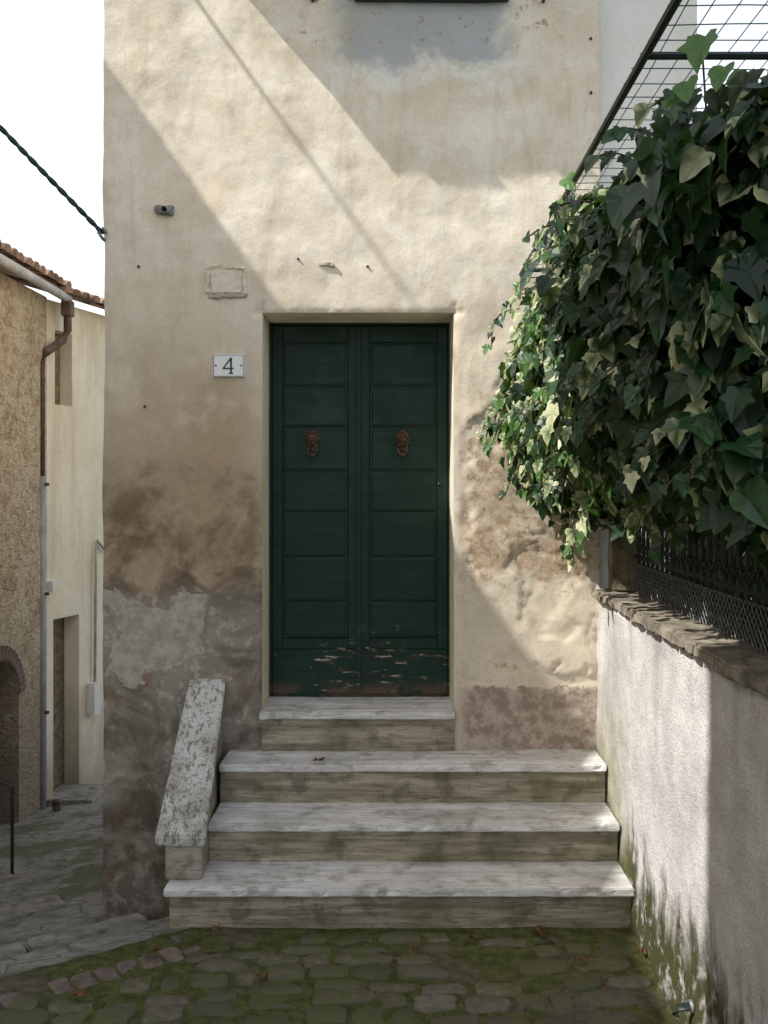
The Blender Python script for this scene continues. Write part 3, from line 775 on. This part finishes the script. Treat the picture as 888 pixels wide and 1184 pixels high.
# ---------------- LEFT ALLEY HOUSES
sh=empty('rubble_stone_house')
SX=-3.95; ztop=EYE+2.08
ar0,ar1=3.45,4.50; azs=P(0,815,4.0).z; 
V=[];F=[]
arc=[(ar0+(ar1-ar0)*(.5-.5*math.cos(math.pi*k/12)), azs+ .42*math.sin(math.pi*k/12)) for k in range(13)]
def quad(a,b,c,d): 
    s_=len(V); V.extend([a,b,c,d]); F.append([s_,s_+1,s_+2,s_+3])
quad((SX,-.1,-3),(SX,ar0,-3),(SX,ar0,ztop),(SX,-.1,ztop)); quad((SX,ar1,-3),(SX,5.3,-3),(SX,5.3,ztop),(SX,ar1,ztop))
for (ya,za),(yb,zb2) in zip(arc,arc[1:]): quad((SX,ya,za),(SX,yb,zb2),(SX,yb,ztop),(SX,ya,ztop))
for (ya,za),(yb,zb2) in zip(arc,arc[1:]): quad((SX,ya,za),(SX,yb,zb2),(SX-.4,yb,zb2),(SX-.4,ya,za))
quad((SX,ar1,-3),(SX-.4,ar1,-3),(SX-.4,ar1,azs),(SX,ar1,azs)); quad((SX,ar0,-3),(SX-.4,ar0,-3),(SX-.4,ar0,azs),(SX,ar0,azs))
quad((SX,-.1,-3),(SX-4,-.1,-3),(SX-4,-.1,ztop),(SX,-.1,ztop))
quad((SX-4,-.1,-3),(SX-4,5.3,-3),(SX-4,5.3,ztop),(SX-4,-.1,ztop))
mesh_obj('walls',V,F,M_rub,sh)
box('arch_dark_sheet',SX-.42,SX-.38,ar0-.1,ar1+.1,-3,azs+.5,M_dark,sh)  # near-black sheet stands in for the shade inside the arch opening
for k in range(22):
    an=math.pi*(k+.5)/22; yc=(ar0+ar1)/2-math.cos(an)*.60; zc=azs+math.sin(an)*.50
    o=box(f'arch_brick_{k}',-.02,.012,-.034,.034,-.075,.075,M_brick,sh,.005)
    o.matrix_world=Matrix.Translation((SX,yc,zc))@Matrix.Rotation((math.pi/2-an),4,'X')
tile_roof('roof',(SX+.16,5.3,ztop+.1),(SX+.16,-.1,ztop+.1),(-1,0,.30),3.9,M_terra,sh)
V,F=tube_data([(SX+.20,-.1,ztop+.06),(SX+.20,5.42,ztop-.0)],.050,10)
mesh_obj('gutter',V,F,M_gut,sh,True)
dp=empty('drainpipe'); 
gy=5.40
q0=Vector((SX+.20,gy,ztop-.04)); xp=P(47,0,5.15).x
tube('upper_pipe',[q0,q0+Vector((0,0,-.32)),q0+Vector((-.05,0,-.42)),Vector((xp+.05,5.2,ztop-.62)),Vector((xp,5.15,ztop-.75)),Vector((xp,5.15,EYE+.08))],.045,M_pipeb,dp,10)
tube('lower_pipe',[(xp,5.15,EYE+.09),(xp,5.15,hz(xp,5.15)-.1)],.052,M_pipe,dp,10)
for z in (EYE+.0,EYE-1.2,EYE-2.5): tube('clip',[(xp-.09,5.15,z),(xp+.09,5.15,z)],.02,M_rust,dp,6)
box('hopper',q0.x-.06,q0.x+.06,gy-.07,gy+.07,q0.z-.16,q0.z+.02,M_pipeb,dp,.02)
ch=empty('cream_house'); B0=Vector((SX,5.3,0)); DB=Vector((.27,.96,0)).normalized(); NBv=Vector((.96,-.27,0)).normalized()
def CB(k,z,off=0): v=B0+DB*k+NBv*off; return Vector((v.x,v.y,z))
zc=EYE+2.06
V=[];F=[]
dk0,dk1=.12,.62; dzt=P(0,714,5.6).z
wk0,wk1=.15,.48; wz0=P(0,468,5.5).z; wz1=P(0,382,5.5).z
ks=[0,dk0,wk0,wk1,dk1,8]; zs=[-4,dzt,wz0,wz1,zc]
for i,(ka,kb) in enumerate(zip(ks,ks[1:])):
    for j,(za,zb2) in enumerate(zip(zs,zs[1:])):
        if j==0 and 1<=i<=3: continue
        if j==2 and i==2: continue
        quad(CB(ka,za),CB(kb,za),CB(kb,zb2),CB(ka,zb2))
for (ka,kb,za,zb2,dp_) in ((dk0,dk1,-4,dzt,.22),(wk0,wk1,wz0,wz1,.18)):
    quad(CB(ka,za),CB(ka,za,-dp_),CB(ka,zb2,-dp_),CB(ka,zb2)); quad(CB(kb,za),CB(kb,za,-dp_),CB(kb,zb2,-dp_),CB(kb,zb2))
    quad(CB(ka,zb2),CB(kb,zb2),CB(kb,zb2,-dp_),CB(ka,zb2,-dp_)); quad(CB(ka,za),CB(kb,za),CB(kb,za,-dp_),CB(ka,za,-dp_))
quad(CB(8,-4),CB(8,-4,-4),CB(8,zc,-4),CB(8,zc))
mesh_obj('walls',V,F,M_cream,ch)
V=[];F=[]; quad(CB(dk0,-4,-.2),CB(dk1,-4,-.2),CB(dk1,dzt,-.2),CB(dk0,dzt,-.2)); mesh_obj('door_leaf',V,F,M_wood,ch)
V=[];F=[]; quad(CB(wk0,wz0,-.16),CB(wk1,wz0,-.16),CB(wk1,wz1,-.16),CB(wk0,wz1,-.16)); mesh_obj('window_shutter',V,F,M_wood,ch)
a=CB(8,zc+.05,.18); b=CB(-.05,zc+.05,.18)
tile_roof('roof',a,b,(-.96,.27,.32),3.6,M_terra,ch)
def cbox(name,k0,k1,z0,z1,o0,o1,mat):
    pts=[CB(k,z,o) for z in (z0,z1) for k,o in ((k0,o0),(k1,o0),(k1,o1),(k0,o1))]
    mesh_obj(name,pts,[[0,3,2,1],[4,5,6,7],[0,1,5,4],[1,2,6,5],[2,3,7,6],[3,0,4,7]],mat,ch)
cbox('meter_box',.78,.90,P(0,830,5.9).z,P(0,793,5.9).z,.001,.1,M_cer)
cbox('junction_box',.03,.10,P(0,682,5.3).z,P(0,672,5.3).z,.001,.06,M_cer)
tube('conduit',[CB(1.12,P(0,640,6).z,.04),CB(.93,P(0,626,6).z,.04),CB(.90,P(0,640,6).z,.04),CB(.88,P(0,795,6).z,.04)],.018,M_gut,ch,6)
box('door_step',-4.0,-3.45,5.3,5.9,-1.8,-1.36,M_kerb,ch)
hr=empty('iron_handrail')
p0=P(2,905,2.0); p1=P(14,1000,2.0)
tube('rail',[p0+Vector((-.6,-.6,.05)),p0,Vector((p1.x,2.0,p0.z-.03)),Vector((p1.x,2.0,hz(p1.x,2)-.1))],.014,M_iron,hr,8)
tube('post',[p0+Vector((-.3,-.3,.02)),Vector((p0.x-.3,1.7,hz(p0.x-.3,1.7)-.1))],.013,M_iron,hr,8)
fp=empty('terracotta_pot')
p=Vector((P(66,0,5.0).x,5.0,hz(-3.7,5.0)))
tube('body',[p,p+Vector((0,0,.09))],[.04,.055],M_terra,fp,12); tube('rim',[p+Vector((0,0,.091)),p+Vector((0,0,.11))],.062,M_terra,fp,12)
# ---------------- SUN SIDE HOUSES (street to the left), out of view, shaped to cast shadows
lf=empty('opposite_caster_house')
def ex(z,y): return (.06-z+.65*y)/1.39
ZL=5.0
poly=[(-5.24,-4.6),(-5.24,-3.6),(ex(ZL,-.2),-.2),(-9.5,-.2),(-9.5,-4.6)]  # unseen footprint set so the eave draws the diagonal facade shadow
prism('walls',poly,-1,EYE+ZL,M_ochre,lf)
for i,(y,z) in enumerate(((-1.2,.6),(-2.6,2.2),(-4.1,2.2),(-4.1,4.6))):
    xw=-5.24 if y<-3.6 else ex(ZL,y)
    ang=0 if y<-3.6 else -math.atan2(.65,1.39)
    o=box(f'shutter_{i}',-.01,.04,-.35,.35,0,1.2,M_green,lf,.01); o.matrix_world=Matrix.Translation((xw,y,z))@Matrix.Rotation(ang,4,'Z')
tube('aerial_mast',[(-4.72,-2.0,EYE+4.9),(-4.72,-2.0,EYE+6.45)],.012,M_metal,lf,6)
tw=empty('tall_caster_house')
prism('walls',[(-5.24,-4.62),(-11,-7.25),(-11,-13),(-5.24,-13)],-1,14,M_cream,tw)  # unseen block, side slanted so its corner sets the garden wall's shadow edge
for r in range(3):
    for c in range(3):
        box(f'shutter_{r}_{c}',-5.238,-5.19,-6.6-c*2.3,-5.8-c*2.3,2+r*3.4,3.4+r*3.4,M_wood,tw,.01)
# ---------------- CABLES
c0=Vector((-1.66,-.01,EYE+3.45))
pts=[c0.lerp(Vector((-4.72,-2.0,EYE+6.4)),k/12) for k in range(13)]
oc=tube('overhead_cable',pts,.012,M_rope,None,6)
e0=P(119,270,-.03); e1=Vector((-4.02,-1.0,EYE+4.02))
rc=empty('twisted_cable')
V=[];F=[]
for ph in (0,math.pi):
    fine=[]
    for k in range(161):
        u=k/160; c=e0.lerp(e1,u)-Vector((0,0,.05*math.sin(math.pi*u)))
        an=u*150+ph; fine.append(c+Vector((math.cos(an)*.006,math.sin(an)*.006,math.sin(an)*.006)))
    tube_data(fine,.010,5,V,F)
mesh_obj('strands',V,F,M_rope,rc,True)
tube('eye_hook',[e0+Vector((0,.05,-.03)),e0+Vector((0,0,-.03)),e0+Vector((-.02,-.02,.0)),e0+Vector((0,-.01,.03)),e0+Vector((.02,0,.0))],.010,M_metal,rc,6)
# ---------------- small things
V=[];F=[]
for (px,py) in ((620,1078),(630,1084),(626,1074),(545,1085),(672,1110),(250,1062),(365,888),(372,884),(700,1140),(180,1100),(742,1100),(300,1130),(480,1095),(90,1150)):
    z0=.02
    if py<900: yy=-.29; z0=Z1+.004
    elif py<1070: yy=-1.0
    else: yy=1150/((py-560)/(EYE-.03))-5.75
    c=Vector(((px-465)*(5.75+yy)/1150,yy,z0)); base=len(V); an=random.random()*6.3; sz=random.uniform(.018,.042)
    V.append(c+Vector((0,0,.012)))
    for u,v in outl2:
        v-=.4; V.append(c+Vector(((u*math.cos(an)-v*math.sin(an))*sz*1.5,(u*math.sin(an)+v*math.cos(an))*sz*1.5,.004+random.random()*.03)))
    for j in range(len(outl2)): F.append([base,base+1+j,base+1+(j+1)%len(outl2)])
mesh_obj('fallen_leaves',V,F,M_dry)
sp=empty('drain_spout'); p=Vector((1.09,-1.93,.13))
tube('pipe',[p+Vector((.06,0,.02)),p+Vector((-.03,0,.01)),p+Vector((-.04,0,-.02))],.016,M_iron,sp,10)
tube('collar',[p+Vector((.03,0,.015)),p+Vector((.015,0,.013))],.026,M_metal,sp,10)
# ---------------- LIGHT
d=Vector((1,.4,-1.13)).normalized()
sl=bpy.data.lights.new('sun','SUN'); sl.energy=5.0; sl.angle=math.radians(.5); sl.color=(1,.97,.91)
so=bpy.data.objects.new('sun',sl); scn.collection.objects.link(so); so.rotation_euler=d.to_track_quat('-Z','Y').to_euler(); so.location=(-10,-6,14)
w=bpy.data.worlds.new('World'); scn.world=w; w.use_nodes=True; nt=w.node_tree
bg=nt.nodes['Background']; sky=nt.nodes.new('ShaderNodeTexSky'); sky.sky_type='NISHITA'; sky.sun_disc=False
sky.sun_elevation=math.asin(-d.z); sky.sun_rotation=math.atan2(-d.x,-d.y)%(2*math.pi)
sky.dust_density=3.0; sky.air_density=1.0
nt.links.new(sky.outputs[0],bg.inputs[0]); bg.inputs[1].default_value=.15
tc=nt.nodes.new('ShaderNodeTexCoord'); sx=nt.nodes.new('ShaderNodeSeparateXYZ'); nt.links.new(tc.outputs['Generated'],sx.inputs[0])
mr=nt.nodes.new('ShaderNodeMapRange'); mr.interpolation_type='SMOOTHSTEP'; nt.links.new(sx.outputs[2],mr.inputs[0])
mr.inputs[1].default_value=.9; mr.inputs[2].default_value=.2; mr.inputs[3].default_value=.34; mr.inputs[4].default_value=.95
b2=nt.nodes.new('ShaderNodeBackground'); b2.inputs[0].default_value=(1,.985,.96,1); nt.links.new(mr.outputs[0],b2.inputs[1])
ad=nt.nodes.new('ShaderNodeAddShader'); nt.links.new(bg.outputs[0],ad.inputs[0]); nt.links.new(b2.outputs[0],ad.inputs[1])
nt.links.new(ad.outputs[0],nt.nodes['World Output'].inputs[0])
# ---------------- CAMERA
cd=bpy.data.cameras.new('camera'); cam=bpy.data.objects.new('camera',cd); scn.collection.objects.link(cam)
cam.location=(0,-5.75,EYE); cam.rotation_euler=(math.pi/2,0,0)
cd.sensor_fit='VERTICAL'; cd.sensor_height=36; cd.lens=1150/1184*36; cd.shift_x=-21/1184; cd.shift_y=-32/1184
cd.clip_start=.05; cd.clip_end=2000
scn.camera=cam
